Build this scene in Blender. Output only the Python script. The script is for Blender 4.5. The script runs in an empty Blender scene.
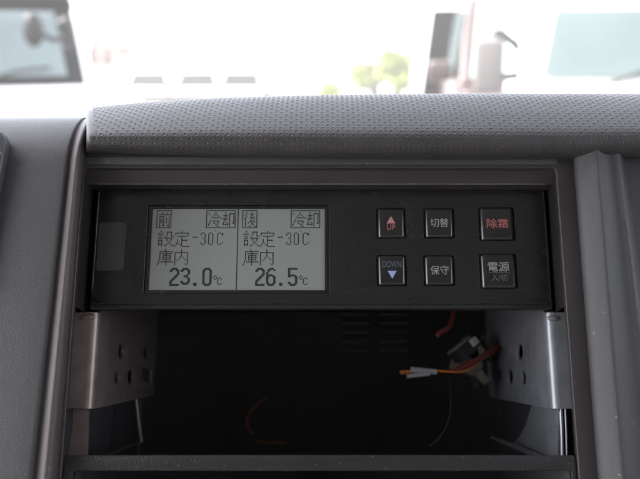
import bpy, bmesh, math, random
import numpy as np
from mathutils import Vector, Matrix
random.seed(7)
D2R = math.radians
S = 0.001                                  # millimetres to metres

# ------------------------------------------------------------ camera, world, sun, exposure
ALPHA = D2R(13.5)      # tilt between the lens axis and the normal of the fascia
PITCH = D2R(14.2)      # the camera looks down by this much
PHI = ALPHA + PITCH    # the fascia leans back by this much
DIST, FPX = 305.0, 772.0
DV = Vector((0, math.cos(ALPHA), math.sin(ALPHA)))
UV = Vector((0, -math.sin(ALPHA), math.cos(ALPHA)))
CL = -DIST * DV                            # camera in fascia coordinates (mm): x right, y into the dash, z up along it
R = Matrix.Rotation(-PHI, 4, 'X')
sc = bpy.context.scene
cam = bpy.data.objects.new('camera', bpy.data.cameras.new('camera'))
sc.collection.objects.link(cam); sc.camera = cam
CAMW = R @ (CL * S)
cam.location = CAMW
cam.rotation_euler = (math.pi/2 - PITCH, 0, 0)
cam.data.sensor_width = 36; cam.data.lens = 36 * FPX / 640
cam.data.clip_start = 0.01; cam.data.clip_end = 3000
cam.data.dof.use_dof = True; cam.data.dof.focus_distance = 0.318; cam.data.dof.aperture_fstop = 10.5
SUN_EL, SUN_AZ = D2R(55), D2R(-96)         # azimuth from +Y towards +X
w = bpy.data.worlds.new('World'); sc.world = w; w.use_nodes = True
wn = w.node_tree; bg = wn.nodes['Background']
sky = wn.nodes.new('ShaderNodeTexSky'); sky.sky_type = 'NISHITA'; sky.sun_disc = False
sky.sun_elevation = SUN_EL; sky.sun_rotation = SUN_AZ; sky.dust_density = 1.2; sky.air_density = 1.0; sky.ozone_density = 1.0
hs = wn.nodes.new('ShaderNodeHueSaturation'); hs.inputs['Saturation'].default_value = .30   # thin white overcast
wn.links.new(sky.outputs[0], hs.inputs['Color']); wn.links.new(hs.outputs[0], bg.inputs[0]); bg.inputs[1].default_value = 0.13
sun = bpy.data.objects.new('sun', bpy.data.lights.new('sun', 'SUN')); sc.collection.objects.link(sun)
sun.data.energy = 4.0; sun.data.angle = D2R(0.5); sun.data.color = (1, .95, .88)
sd = Vector((math.sin(SUN_AZ)*math.cos(SUN_EL), math.cos(SUN_AZ)*math.cos(SUN_EL), math.sin(SUN_EL)))
sun.rotation_euler = sd.to_track_quat('Z', 'Y').to_euler()
sc.view_settings.view_transform = 'Standard'; sc.view_settings.look = 'None'
sc.view_settings.exposure = 3.0; sc.view_settings.gamma = 1
GROUND = CAMW.z - 1.75

# ------------------------------------------------------------ measuring helpers (fascia millimetres)
def ray(px, py): return DV + UV * ((239.5 - py)/FPX) + Vector(((px - 320)/FPX, 0, 0))
def P(px, py, y=0.0):
    d = ray(px, py); t = (y - CL.y)/d.y; return CL + d*t
def Q(px, py, X):
    d = ray(px, py); t = (X - CL.x)/d.x; return CL + d*t
def WP(px, py, dist):                      # world point at a horizontal distance
    d = (R @ ray(px, py)); return CAMW + d * (dist/d.y)

# ------------------------------------------------------------ materials
def mat(name, col, rough=.5, metal=0, spec=.5, bump=None, mottle=None, dust=None, coat=0, scale=1.0):
    m = bpy.data.materials.new(name); m.use_nodes = True
    nt = m.node_tree; b = nt.nodes['Principled BSDF']; N = nt.nodes.new; L = nt.links.new
    b.inputs['Base Color'].default_value = (*col, 1); b.inputs['Roughness'].default_value = rough
    b.inputs['Metallic'].default_value = metal; b.inputs['Specular IOR Level'].default_value = spec
    b.inputs['Coat Weight'].default_value = coat
    tc = N('ShaderNodeTexCoord')
    cur = None
    if mottle:
        sc_, amt = mottle
        n = N('ShaderNodeTexNoise'); n.inputs['Scale'].default_value = sc_; n.inputs['Detail'].default_value = 6
        L(tc.outputs['Object'], n.inputs['Vector'])
        mx = N('ShaderNodeMix'); mx.data_type = 'RGBA'
        mx.inputs['A'].default_value = (*[c*(1-amt) for c in col], 1); mx.inputs['B'].default_value = (*[min(1, c*(1+amt)) for c in col], 1)
        L(n.outputs['Fac'], mx.inputs['Factor']); cur = mx.outputs['Result']
        mr = N('ShaderNodeMapRange'); mr.inputs['To Min'].default_value = max(.02, rough-.08); mr.inputs['To Max'].default_value = min(1, rough+.08)
        L(n.outputs['Fac'], mr.inputs['Value']); L(mr.outputs[0], b.inputs['Roughness'])
    if dust:                               # scattered pale specks of dust
        dsc, thr, dcol = dust
        v = N('ShaderNodeTexVoronoi'); v.inputs['Scale'].default_value = dsc; L(tc.outputs['Object'], v.inputs['Vector'])
        lt = N('ShaderNodeMath'); lt.operation = 'LESS_THAN'; lt.inputs[1].default_value = thr; L(v.outputs['Distance'], lt.inputs[0])
        sp = N('ShaderNodeSeparateColor'); L(v.outputs['Color'], sp.inputs[0])
        g = N('ShaderNodeMath'); g.operation = 'GREATER_THAN'; g.inputs[1].default_value = .72; L(sp.outputs[0], g.inputs[0])
        mu = N('ShaderNodeMath'); mu.operation = 'MULTIPLY'; L(lt.outputs[0], mu.inputs[0]); L(g.outputs[0], mu.inputs[1])
        mu2 = N('ShaderNodeMath'); mu2.operation = 'MULTIPLY'; L(mu.outputs[0], mu2.inputs[0]); L(sp.outputs[1], mu2.inputs[1])
        mx2 = N('ShaderNodeMix'); mx2.data_type = 'RGBA'
        if cur: L(cur, mx2.inputs['A'])
        else: mx2.inputs['A'].default_value = (*col, 1)
        mx2.inputs['B'].default_value = (*dcol, 1)
        L(mu2.outputs[0], mx2.inputs['Factor']); cur = mx2.outputs['Result']
    if cur: L(cur, b.inputs['Base Color'])
    if bump:
        bs, bst, bd = bump
        n = N('ShaderNodeTexNoise'); n.inputs['Scale'].default_value = bs; n.inputs['Detail'].default_value = 3
        L(tc.outputs['Object'], n.inputs['Vector'])
        bp = N('ShaderNodeBump'); bp.inputs['Strength'].default_value = bst; bp.inputs['Distance'].default_value = bd
        L(n.outputs['Fac'], bp.inputs['Height']); L(bp.outputs[0], b.inputs['Normal'])
    return m
M = {}
M['grain'] = mat('grained_grey_plastic', (.057, .0555, .060), .42, bump=(2300, .6, .0004), mottle=(25, .10), dust=(260, .09, (.30, .29, .29)))
M['pad'] = mat('pad_vinyl', (.050, .046, .048), .38, bump=(2200, .5, .0003), mottle=(60, .30), dust=(300, .07, (.3, .29, .29)))
M['frame'] = mat('dark_trim_plastic', (.040, .034, .035), .38, bump=(1800, .3, .0002), mottle=(60, .12), dust=(330, .08, (.22, .2, .2)))
M['housing'] = mat('housing_black', (.018, .017, .018), .42, bump=(900, .2, .0002), mottle=(50, .15), dust=(350, .07, (.2, .2, .2)))
M['face'] = mat('face_black', (.015, .0135, .015), .27, bump=(140, .06, .0002), mottle=(30, .05), dust=(330, .085, (.2, .19, .18)))
M['button'] = mat('button_black', (.012, .012, .013), .2, coat=.6, mottle=(120, .1), dust=(700, .06, (.2, .2, .2)))
M['socket'] = mat('socket_black', (.003, .003, .003), .7)
M['lcd'] = mat('lcd_grey', (.27, .284, .268), .35, mottle=(18, .06))
M['ink'] = mat('lcd_segment', (.026, .028, .028), .4)
M['film'] = mat('protective_film', (.085, .078, .078), .3, mottle=(60, .15), dust=(400, .1, (.2, .2, .2)))
M['film'].node_tree.nodes['Principled BSDF'].inputs['Alpha'].default_value = .62
M['steel_warm'] = mat('dull_steel_warm', (.27, .215, .205), .36, metal=.45, bump=(500, .25, .0003), mottle=(140, .45), dust=(420, .07, (.45, .4, .38)))
M['steel_cool'] = mat('dull_steel_cool', (.27, .272, .295), .36, metal=.45, bump=(500, .25, .0003), mottle=(140, .40), dust=(420, .07, (.45, .4, .38)))
M['cavity'] = mat('cavity_black', (.06, .058, .062), .85, mottle=(20, .3))
M['ridge'] = mat('ridge_warm_grey', (.088, .072, .070), .36, bump=(2300, .6, .0004), mottle=(25, .1), dust=(300, .08, (.3, .28, .27)))
M['worn'] = mat('worn_plastic_edge', (.5, .46, .42), .4, mottle=(500, .8))  # edge highlight painted in as a pale colour
M['worn_dim'] = mat('worn_edge_faint', (.11, .10, .10), .4, mottle=(500, .7))  # fainter painted highlight for plate, screen and film tab edges
M['worn_lip'] = mat('worn_lip_edge', (.24, .22, .20), .45, mottle=(400, .9))  # painted highlight for the lip edge
M['tray'] = mat('tray_black', (.016, .016, .017), .42, bump=(1500, .6, .0003), mottle=(80, .15), dust=(650, .12, (.4, .38, .36)))
for n, c in (('print_red', (.42, .13, .13)), ('print_blue', (.20, .24, .50)), ('print_white', (.30, .31, .29)), ('print_dim', (.12, .11, .10)),
             ('print_dimblue', (.10, .11, .17)), ('print_fillred', (.45, .20, .20)), ('print_fillblue', (.34, .38, .70))):
    M[n] = mat(n, c, .6)
M['wire_orange'] = mat('wire_orange', (.50, .15, .02), .4)
M['wire_dull'] = mat('wire_dusty_orange', (.20, .06, .02), .6)
M['wire_red'] = mat('wire_red', (.20, .025, .025), .4)
M['wire_black'] = mat('wire_grey', (.02, .02, .022), .5)
M['connector'] = mat('connector_white', (.36, .34, .35), .5, mottle=(300, .1))
M['clear_plug'] = mat('plug_translucent', (.15, .13, .105), .3, mottle=(250, .4))
M['grille'] = mat('grille_brown', (.05, .022, .018), .5)

# ------------------------------------------------------------ object helpers
def tag(o, label=None, cat=None, group=None, kind=None):
    for k, v in (('label', label), ('category', cat), ('group', group), ('kind', kind)):
        if v: o[k] = v
    return o
def link(o): sc.collection.objects.link(o); return o
class Thing:
    """an Empty at the base of a thing; dash=True means it lives in the leaning fascia frame (mm)"""
    def __init__(s, name, label, cat, base=(0, 0, 0), group=None, dash=True, rotz=0, kind=None):
        s.dash = dash; s.base = Vector(base)
        s.o = link(bpy.data.objects.new(name, None)); s.o.empty_display_size = .02
        if dash: s.o.location = R @ (s.base * S); s.o.rotation_euler = (-PHI, 0, 0)
        else: s.o.location = s.base; s.o.rotation_euler = (0, 0, rotz)
        tag(s.o, label, cat, group, kind)
def mesh_from(bm, name):
    me = bpy.data.meshes.new(name); bm.to_mesh(me); bm.free(); return me
def part(name, bm, m, th, parent=None, label=None, smooth=True, angle=35):
    """bm in fascia millimetres (dash) or in metres local to the thing"""
    if th.dash:
        bmesh.ops.translate(bm, verts=bm.verts, vec=-th.base); bmesh.ops.scale(bm, verts=bm.verts, vec=(S, S, S))
    bmesh.ops.recalc_face_normals(bm, faces=bm.faces)
    me = mesh_from(bm, name); me.materials.append(M[m] if isinstance(m, str) else m)
    o = link(bpy.data.objects.new(name, me)); o.parent = parent or th.o
    if smooth:
        me.polygons.foreach_set('use_smooth', [True]*len(me.polygons)); me.set_sharp_from_angle(angle=D2R(angle))
    if label: o['label'] = label
    return o
def box(bm, a, b, bev=0, seg=2):
    a = Vector(a); b = Vector(b); c = (a+b)/2; s = b-a
    r = bmesh.ops.create_cube(bm, size=1, matrix=Matrix.Translation(c) @ Matrix.Diagonal((abs(s.x), abs(s.y), abs(s.z), 1)))
    if bev:
        es = list({e for v in r['verts'] for e in v.link_edges})
        bmesh.ops.bevel(bm, geom=es, offset=bev, segments=seg, profile=.6, affect='EDGES')
    return bm
def newbox(a, b, bev=0, seg=2): return box(bmesh.new(), a, b, bev, seg)
def grid(bm, rows, close=False):
    vs = [[bm.verts.new(p) for p in r] for r in rows]
    n = len(rows[0])
    for i in range(len(rows)-1):
        for j in range(n if close else n-1):
            bm.faces.new((vs[i][j], vs[i][(j+1) % n], vs[i+1][(j+1) % n], vs[i+1][j]))
    return vs
def cat(pts, n=8):
    out = []
    pts = [Vector(p) for p in pts]
    for i in range(len(pts)-1):
        p0 = pts[max(0, i-1)]; p1 = pts[i]; p2 = pts[i+1]; p3 = pts[min(len(pts)-1, i+2)]
        for k in range(n):
            t = k/n
            out.append(.5*((2*p1)+(p2-p0)*t+(2*p0-5*p1+4*p2-p3)*t*t+(3*p1-p0-3*p2+p3)*t**3))
    out.append(pts[-1]); return out
def tube(bm, pts, r, seg=10, smooth=8, cap=True):
    c = cat(pts, smooth) if smooth else [Vector(p) for p in pts]
    rows = []; up = Vector((.13, .31, .94))
    for i, p in enumerate(c):
        t = (c[min(i+1, len(c)-1)] - c[max(i-1, 0)]).normalized()
        a = t.cross(up).normalized(); b = t.cross(a).normalized()
        rows.append([p + a*math.cos(2*math.pi*k/seg)*r + b*math.sin(2*math.pi*k/seg)*r for k in range(seg)])
    vs = grid(bm, rows, close=True)
    if cap: bm.faces.new(vs[0]); bm.faces.new(vs[-1])
    return bm
def rrect(x0, z0, x1, z1, r, n=5):
    pts = []
    for cx, cz, a0 in ((x1-r, z1-r, 0), (x0+r, z1-r, 90), (x0+r, z0+r, 180), (x1-r, z0+r, 270)):
        for k in range(n+1):
            a = D2R(a0 + 90*k/n); pts.append((cx+r*math.cos(a), cz+r*math.sin(a)))
    return pts
def ellipse(cx, cz, rx, rz, n=20): return [(cx+rx*math.cos(2*math.pi*k/n), cz+rz*math.sin(2*math.pi*k/n)) for k in range(n)]
def plate(outlines, thick, bevel=0, bres=2):
    """filled 2-D outlines (first is the outside, others are holes) -> bmesh in plane (u, v, w), w = thickness centred"""
    cu = bpy.data.curves.new('c', 'CURVE'); cu.dimensions = '2D'; cu.fill_mode = 'BOTH'
    for pts in outlines:
        s = cu.splines.new('POLY'); s.points.add(len(pts)-1); s.use_cyclic_u = True
        for q, p in zip(s.points, pts): q.co = (p[0], p[1], 0, 1)
    cu.extrude = thick/2 - bevel; cu.bevel_depth = bevel; cu.bevel_resolution = bres; cu.offset = -bevel
    o = link(bpy.data.objects.new('c', cu)); dg = bpy.context.evaluated_depsgraph_get()
    me = bpy.data.meshes.new_from_object(o.evaluated_get(dg)); bm = bmesh.new(); bm.from_mesh(me)
    bpy.data.objects.remove(o); bpy.data.curves.remove(cu); bpy.data.meshes.remove(me)
    bmesh.ops.remove_doubles(bm, verts=bm.verts, dist=1e-4)
    return bm
def xz(bm, y):                             # plate (u,v,w) -> (x, y, z) facing the camera
    bmesh.ops.transform(bm, matrix=Matrix(((1, 0, 0, 0), (0, 0, -1, y), (0, 1, 0, 0), (0, 0, 0, 1))), verts=bm.verts); return bm
def yz(bm, x):                             # plate (u,v,w) -> u along y, v along z at this x
    bmesh.ops.transform(bm, matrix=Matrix(((0, 0, 1, x), (1, 0, 0, 0), (0, 1, 0, 0), (0, 0, 0, 1))), verts=bm.verts); return bm
def text_bm(txt, cx, cz, y, width=None, height=None, thick=.08, weight=0):
    cu = bpy.data.curves.new('t', 'FONT'); cu.body = txt; cu.extrude = .01; cu.offset = weight; cu.size = 1
    o = link(bpy.data.objects.new('t', cu)); dg = bpy.context.evaluated_depsgraph_get()
    me = bpy.data.meshes.new_from_object(o.evaluated_get(dg)); bm = bmesh.new(); bm.from_mesh(me)
    bpy.data.objects.remove(o); bpy.data.curves.remove(cu); bpy.data.meshes.remove(me)
    xs = [v.co.x for v in bm.verts]; ys = [v.co.y for v in bm.verts]
    w0, h0 = max(xs)-min(xs), max(ys)-min(ys); mx, my = (max(xs)+min(xs))/2, (max(ys)+min(ys))/2
    sx = width/w0 if width else height/h0; sy = height/h0 if height else sx
    for v in bm.verts:
        v.co = Vector((cx+(v.co.x-mx)*sx, y - thick*(v.co.z+.01)/.02, cz+(v.co.y-my)*sy))
    return bm
def append(bm, other):
    me = bpy.data.meshes.new('x'); other.to_mesh(me); other.free(); bm.from_mesh(me); bpy.data.meshes.remove(me); return bm

# ============================================================ THE DASHBOARD
dash = Thing('dashboard', 'grey moulded plastic dashboard with dimpled padded top, framing the open equipment slot', 'dashboard')
Tdir = Vector((0, math.cos(PHI+D2R(13)), math.sin(PHI+D2R(13)) )) 
# world direction (0, cos a, -sin a) seen in fascia coordinates
def wdir(deg): return (R.inverted().to_3x3() @ Vector((0, math.cos(D2R(deg)), -math.sin(D2R(deg)))))

# ---- padded top, with real dimples
def interp(x, tab):
    xs = x + np.linspace(-45, 45, 31); xs = np.maximum(xs, 60)
    return float(np.mean(np.interp(xs, [a for a, b in tab], [b for a, b in tab])))
YT = [(60, 112), (85, 108), (110, 104.5), (160, 101.5), (210, 98.2), (260, 96.3), (320, 95), (400, 94), (520, 93), (640, 93.5), (900, 97)]
YB = [(60, 151.5), (90, 153), (130, 155), (200, 157), (320, 159), (440, 160), (560, 160), (640, 158), (900, 156)]
prof = [(0.02, 9), (0.0, 3), (0.015, -2.5), (0.08, -7), (0.2, -10.3), (0.32, -11.4), (0.44, -10.6), (0.58, -7.8), (0.72, -4), (0.84, .6), (0.93, 5.5), (0.98, 11), (1.0, 19)]
pc = cat([(a, b, 0) for a, b in prof], 20)
cols_px = np.arange(84.5, 905, .80)
tt = np.array([p.x for p in pc]); dd = np.array([p.y for p in pc])
pts = []
for px in cols_px:
    yt, yb = interp(px, YT), interp(px, YB)
    col = [P(px, yb + (yt-yb)*t, d) for t, d in zip(tt, dd)]
    pts.append([(p.x, p.y, p.z) for p in col])
A = np.array(pts)                                          # columns x profile x 3
# resample each column evenly along its length
def resample(c, n):
    s = np.r_[0, np.cumsum(np.linalg.norm(np.diff(c, axis=0), axis=1))]
    u = np.linspace(0, s[-1], n); return np.stack([np.interp(u, s, c[:, k]) for k in range(3)], 1), u
NV = 230
G = np.zeros((len(A), NV, 3)); U = np.zeros((len(A), NV))
for i in range(len(A)): G[i], U[i] = resample(A[i], NV)
du = np.gradient(G, axis=0); dv = np.gradient(G, axis=1)
nrm = np.cross(dv, du); nrm /= np.linalg.norm(nrm, axis=2, keepdims=True)
if nrm[len(A)//2, NV//2, 1] > 0: nrm = -nrm
X = G[:, :, 0]; s0 = X - X[0, 0].min(); s_e = X - X[:1, :]
# crater grid (hexagonal): pitch px_ by row height rh
px_, rh = 4.15, 1.8
Vv = U - U[:, :1]
row = np.round(Vv/rh)
best = np.full(X.shape, 99.0); jit = np.zeros(X.shape)
for dr in (-1, 0, 1):
    r_ = row + dr; off = np.where((r_.astype(int) % 2) == 0, 0, px_/2)
    cx = np.round((s0-off)/px_)*px_+off
    dist = np.sqrt((s0-cx)**2 + ((Vv - r_*rh))**2)
    ok = (r_*rh > 18.0)
    best = np.where(ok & (dist < best), dist, best)
h = -.14*np.exp(-(best/.58)**4) + .12*np.exp(-((best-.86)/.19)**2)
h[s_e < 3.6] = 0
h[:, -12:] = 0
# rounded left end
rr = 3.0
e = np.clip((rr - s_e)/rr, 0, 1)
inset = rr*(1-np.sqrt(np.clip(1-e**2, 0, 1)))
frac = np.linspace(0, 1, NV)[None, :]
lowk = np.clip(1-frac/.16, 0, 1)
G2 = G + nrm*(h - inset*.6*lowk)[:, :, None] + np.array([0, 1.0, 0])*(inset*.9)[:, :, None]
G2 = np.concatenate([G2[:1] + np.array([-.3, 22.0, 0]), G2], 0)
# continue backwards to the windscreen foot
tail_dirs = [(14, 30), (15, 80), (16, 160), (22, 260), (40, 330)]
tail = []
for k, (dg_, L_) in enumerate(tail_dirs):
    w_ = wdir(dg_); tail.append(G2[:, -1, :] + np.array(w_)*L_)
full = np.concatenate([G2, np.stack(tail, 1)], 1)
nc, nr_ = full.shape[0], full.shape[1]
me = bpy.data.meshes.new('padded_top')
idx = np.arange(nc*nr_).reshape(nc, nr_)
quads = np.stack([idx[:-1, :-1], idx[1:, :-1], idx[1:, 1:], idx[:-1, 1:]], -1).reshape(-1, 4)
me.vertices.add(nc*nr_); me.vertices.foreach_set('co', (full*S).astype(np.float32).ravel())
me.loops.add(quads.size); me.loops.foreach_set('vertex_index', quads.ravel().astype(np.int32))
me.polygons.add(len(quads)); me.polygons.foreach_set('loop_start', np.arange(0, quads.size, 4, dtype=np.int32))
me.update(calc_edges=True); me.polygons.foreach_set('use_smooth', [True]*len(quads))
me.materials.append(M['pad'])
pad = link(bpy.data.objects.new('padded_top', me)); pad.parent = dash.o

# ---- frame round the slot
HX = P(556, 169, 0).x; ZT = P(320, 168, 0).z; ZB = P(320, 560, 0).z; ZTOP = P(320, 148, 0).z
FX = P(574.5, 169, 0).x
FL = -P(558.5, 169, 0).x
fr = plate([rrect(FL, ZB-30, FX, ZTOP+6, 1), rrect(-HX, ZB, HX, ZT, 1.6)], 3.0, .45, 3)
part('trim_frame', xz(fr, 1.5), 'frame', dash)
bm = newbox((-HX-.5, -1.3, P(320, 165.6, 0).z), (HX+.5, .5, P(320, 157, 0).z), .9, 3); part('top_rail', bm, 'grain', dash)
lipL, lipR = P(96, 184, 7).x, P(548, 184, 7).x
bm = bmesh.new()
lip = [(P(320, 168.6, 2.2).z, 2.2), (P(320, 176, 5).z, 5.0), (P(320, 183.4, 7).z, 7.0), (P(320, 184.3, 7.2).z, 7.25), (P(320, 184.6, 7.6).z-.05, 7.9), (P(320, 185.0, 9).z, 16.5)]
rows = [[Vector((x, y, z)) for z, y in lip] for x in (-HX-.5, lipL, 0, lipR, HX+.5)]
grid(bm, rows); part('upper_lip', bm, 'frame', dash)
bm = newbox((lipL+1, 6.85, P(320, 184.3, 7).z-.06), (lipR-1, 7.1, P(320, 183.7, 7).z-.06), .02, 1); part('worn_lip_edge', bm, 'worn_lip', dash)  # pale strip paints the bright line along the lip
# walls of the slot: a funnel from the frame to the equipment, then a dark box
bm = bmesh.new()
DX = P(550.5, 250, 17).x; DZT = P(320, 184, 17).z; ZU = P(320, 312, 17).z
def ushape(x, zt): return [(-x, ZU), (-x, (ZU+zt)/2), (-x, zt), (0, zt), (x, zt), (x, (ZU+zt)/2), (x, ZU)]
grid(bm, [[Vector((p[0], y, p[1])) for p in ushape(x, z)] for y, x, z in ((2.6, HX, ZT), (17, DX+.5, DZT+.6), (30, DX+.5, DZT+.6))])
bmesh.ops.solidify(bm, geom=bm.faces[:], thickness=-.8)
part('slot_surround', bm, 'frame', dash)
bm = bmesh.new()
CXW = HX + 12
grid(bm, [[Vector((p[0], 18, p[1])) for p in rrect(-CXW, ZB-6, CXW, ZT+8, 1)], [Vector((p[0], 175, p[1])) for p in rrect(-CXW, ZB-6, CXW, ZT-6, 1)]], close=True)
bm.faces.new([bm.verts.new(Vector((p[0], 175.2, p[1]))) for p in rrect(-CXW-1, ZB-7, CXW+1, ZT, 1)])
part('cavity_liner', bm, 'cavity', dash)

# ---- side panels: lofts between the profile at picture height 180 and the one at 470
def side_panel(name, profile, z_hi_px, curve_r, ext=60):
    cols = []
    for (xa, xb, d) in profile:
        pa, pb = P(xa, 180, d), P(xb, 470, d)
        dirv = (pa-pb)/(pa.z-pb.z)
        zt = P(320, z_hi_px, d).z; zb = pb.z - ext
        c = [pb + dirv*(zb-pb.z + (zt-zb)*k/10) for k in range(11)]
        top = c[-1]
        for k in range(1, 13):                           # roll over backwards onto the top
            an = (math.pi/2 + D2R(14) - PHI)*k/12
            c.append(top + Vector((dirv.x*curve_r*math.sin(an), curve_r*(1-math.cos(an)), curve_r*math.sin(an))))
        last = c[-1]
        for L_ in (50, 140, 260): c.append(last + wdir(16)*L_)
        cols.append(c)
    bm = bmesh.new(); grid(bm, cols); return bm
def smooth_profile(ctrl, n=6): 
    return [(p.x, p.y, p.z) for p in cat(ctrl, n)]
left_prof = smooth_profile([(-1650, -1750, 40), (-420, -520, 12), (-250, -330, 4), (-80, -130, -4), (20, -10, -7), (58, 25, -7.5), (64, 32, -7), (66.8, 36, -5.6), (68.5, 38.5, -6.2), (71, 41.5, -7.6), (74, 45.5, -8.4), (77.5, 51, -7.4), (80.5, 56, -4.6), (82.0, 58, -2.0), (82.6, 58.8, -2.2), (83.0, 59.4, -1.2), (83.2, 59.8, 2)], 6)
kk = next(i for i, p in enumerate(left_prof) if p[0] > 66.5)
part('side_panel', side_panel('side_panel', left_prof[:kk+1], 165, 30), 'grain', dash, label='left side panel')
part('rolled_ridge', side_panel('ridge', left_prof[kk:], 165, 30), 'ridge', dash)
right_prof = [(574.6, 597.0, 2.5), (574.9, 597.5, -1.4), (575.6, 598.4, -2.6), (577, 600, -3.5), (579.5, 603, -4.6), (583, 606.5, -5.6), (588, 611.5, -6.8), (594, 617.5, -8.0), (597.5, 621, -8.7),
    (599, 622.7, -8.9), (600.3, 624.2, -8.9), (601.4, 625.6, -8.6), (602.6, 627.2, -8.1), (604.5, 630, -7.4), (608, 635.5, -6.6), (612, 642, -6.1), (616, 648.5, -6.1), (618.6, 652.5, -6.5), (620.6, 655.5, -6.8), (622.4, 658.3, -6.6), (624, 660.6, -5.7), (625.2, 662.5, -4.2), (626, 664, -2), (626.6, 665, 1), (627.5, 666.3, 2), (640, 680, 2.2), (760, 830, 6), (2290, 2390, 40)]
part('side_panel', side_panel('side_panel', right_prof, 150, 7), 'grain', dash, label='right side panel with broad fluted post')
# ---- air vent at the far left
vt = Thing('air_vent', 'rounded grey air vent rim at the far left of the dashboard', 'air vent', base=P(-40, 200, -8))
def vpt(px, py, d): p = P(px, py, d); return (p.x, p.z)
vo = [vpt(-150, 290, -8), vpt(-22, 290, -8), vpt(-8, 230, -8), vpt(7, 155, -8), vpt(8, 142, -8), vpt(5, 135, -8), vpt(-2, 132.5, -8), vpt(-150, 132, -8)]
vi = [vpt(-140, 284, -8), vpt(-26, 284, -8), vpt(-12, 230, -8), vpt(1.5, 176, -8), vpt(4.2, 162, -8), vpt(3, 156.5, -8), vpt(-2, 154, -8), vpt(-140, 153, -8)]
part('vent_rim', xz(plate([vo, vi], 6, .8, 3), -8), 'grain', vt)
bm = bmesh.new(); bm.faces.new([bm.verts.new((p[0], -7.6, p[1])) for p in vi]); part('vent_throat', bm, 'cavity', vt)
for k in range(4):
    z = P(0, 180+26*k, -8).z
    bm = newbox((P(-135, 200, -8).x, -9.4, z-.8), (P(-24-4*k+6, 200, -8).x, -8.0, z+.8), .3); part('louvre', bm, 'frame', vt)

# ============================================================ THE CAB ROUND THE DASHBOARD (off the picture, it shades the fascia)
M['cab_lining'] = mat('cab_lining_grey', (.30, .29, .28), .8, mottle=(8, .1), bump=(300, .2, .001))
M['cab_floor'] = mat('cab_floor_rubber', (.06, .06, .06), .8, mottle=(8, .2))
cab = Thing('cab_shell', None, None, base=(0, 0, 0), dash=False, kind='structure')
part('roof', newbox((-.80, -1.0, .50), (.80, .04, .54), .01), 'cab_lining', cab)
part('rear_wall', newbox((-.80, -1.04, -.78), (.80, -1.0, .53), .01), 'cab_lining', cab)
part('floor', newbox((-.80, -1.0, -.80), (.80, .35, -.76), .01), 'cab_floor', cab)
part('firewall', newbox((-.80, .36, -.80), (.80, .40, -.02), .01), 'cab_floor', cab)
part('door', newbox((.80, -1.0, -.78), (.84, .38, .10), .01), 'cab_lining', cab)      # left door left out to let light in from that side
for s_ in (-1, 1):
    part('rear_pillar', newbox((s_*.80, -1.0, -.06), (s_*.84, -.80, .52), .01), 'cab_lining', cab)
    bm = plate([[(.38, -.05), (.30, -.05), (-.04, .49), (.04, .49)]], .04, .005, 1)
    part('front_pillar', yz(bm, s_*.82), 'cab_lining', cab)
    part('header_rail', newbox((s_*.80, -.80, .44), (s_*.84, .02, .52), .01), 'cab_lining', cab)

# ============================================================ THE CONTROL UNIT
F = 17.0
cu_ = Thing('temperature_controller', 'black refrigeration control unit with grey two-zone screen and six push buttons, mounted in the slot', 'control unit', base=P(320, 309, F))
def at(px, py, d=F): p = P(px, py, d); return p.x, p.z
X0, X1 = P(93.5, 250, F).x, P(549, 250, F).x
ZT_, ZB_ = P(320, 184.5, F).z, P(320, 309, F).z
bm = newbox((X0, F, ZB_), (X1, F+5, ZT_), .7, 3); box(bm, (X0+6, F+4.5, ZB_+16), (X1-6, F+120, ZT_-1), .5)
part('housing', bm, 'housing', cu_)
fx0, fx1 = P(96.5, 250, F).x, P(546, 250, F).x; fz0, fz1 = P(320, 304.5, F).z, P(320, 190.5, F).z
# screen window and button wells are real holes in the face plate
wx0, wz1 = at(148.5, 205.5, F-1); wx1, wz0 = at(329, 293.5, F-1)
BT = [(377.3, 209.5, 404.3, 238), (424.8, 209.8, 452.6, 237.8), (480.2, 208.8, 512.3, 240.3),
      (377.6, 256.5, 405.3, 285.3), (424.6, 256.8, 453.0, 285.2), (481.0, 255.3, 515.0, 288.0)]
holes = [rrect(wx0, wz0, wx1, wz1, .6)]
brects = []
for (a_, b_, c_, d_) in BT:
    q0 = at(a_, d_, F-1); q1 = at(c_, b_, F-1); brects.append((q0[0], q0[1], q1[0], q1[1]))
    holes.append(rrect(q0[0]-.35, q0[1]-.35, q1[0]+.35, q1[1]+.35, .7))
fp = plate([rrect(fx0, fz0, fx1, fz1, .8)] + holes, 1.8, .22, 2)
fpo = part('face_plate', xz(fp, F-.9), 'face', cu_)
part('worn_edge', newbox((fx0-.12, F-1.75, fz0+6), (fx0+.16, F-.2, fz1-1.2), .05, 1), 'worn', cu_)  # pale strips paint the highlights down the plate's sides
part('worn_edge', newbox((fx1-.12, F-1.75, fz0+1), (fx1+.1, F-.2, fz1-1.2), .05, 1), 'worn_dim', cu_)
bm = newbox((fx0+1, F-.22, fz0+1), (fx1-1, F-.05, fz1-1)); part('backing_sheet', bm, 'socket', cu_)
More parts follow.
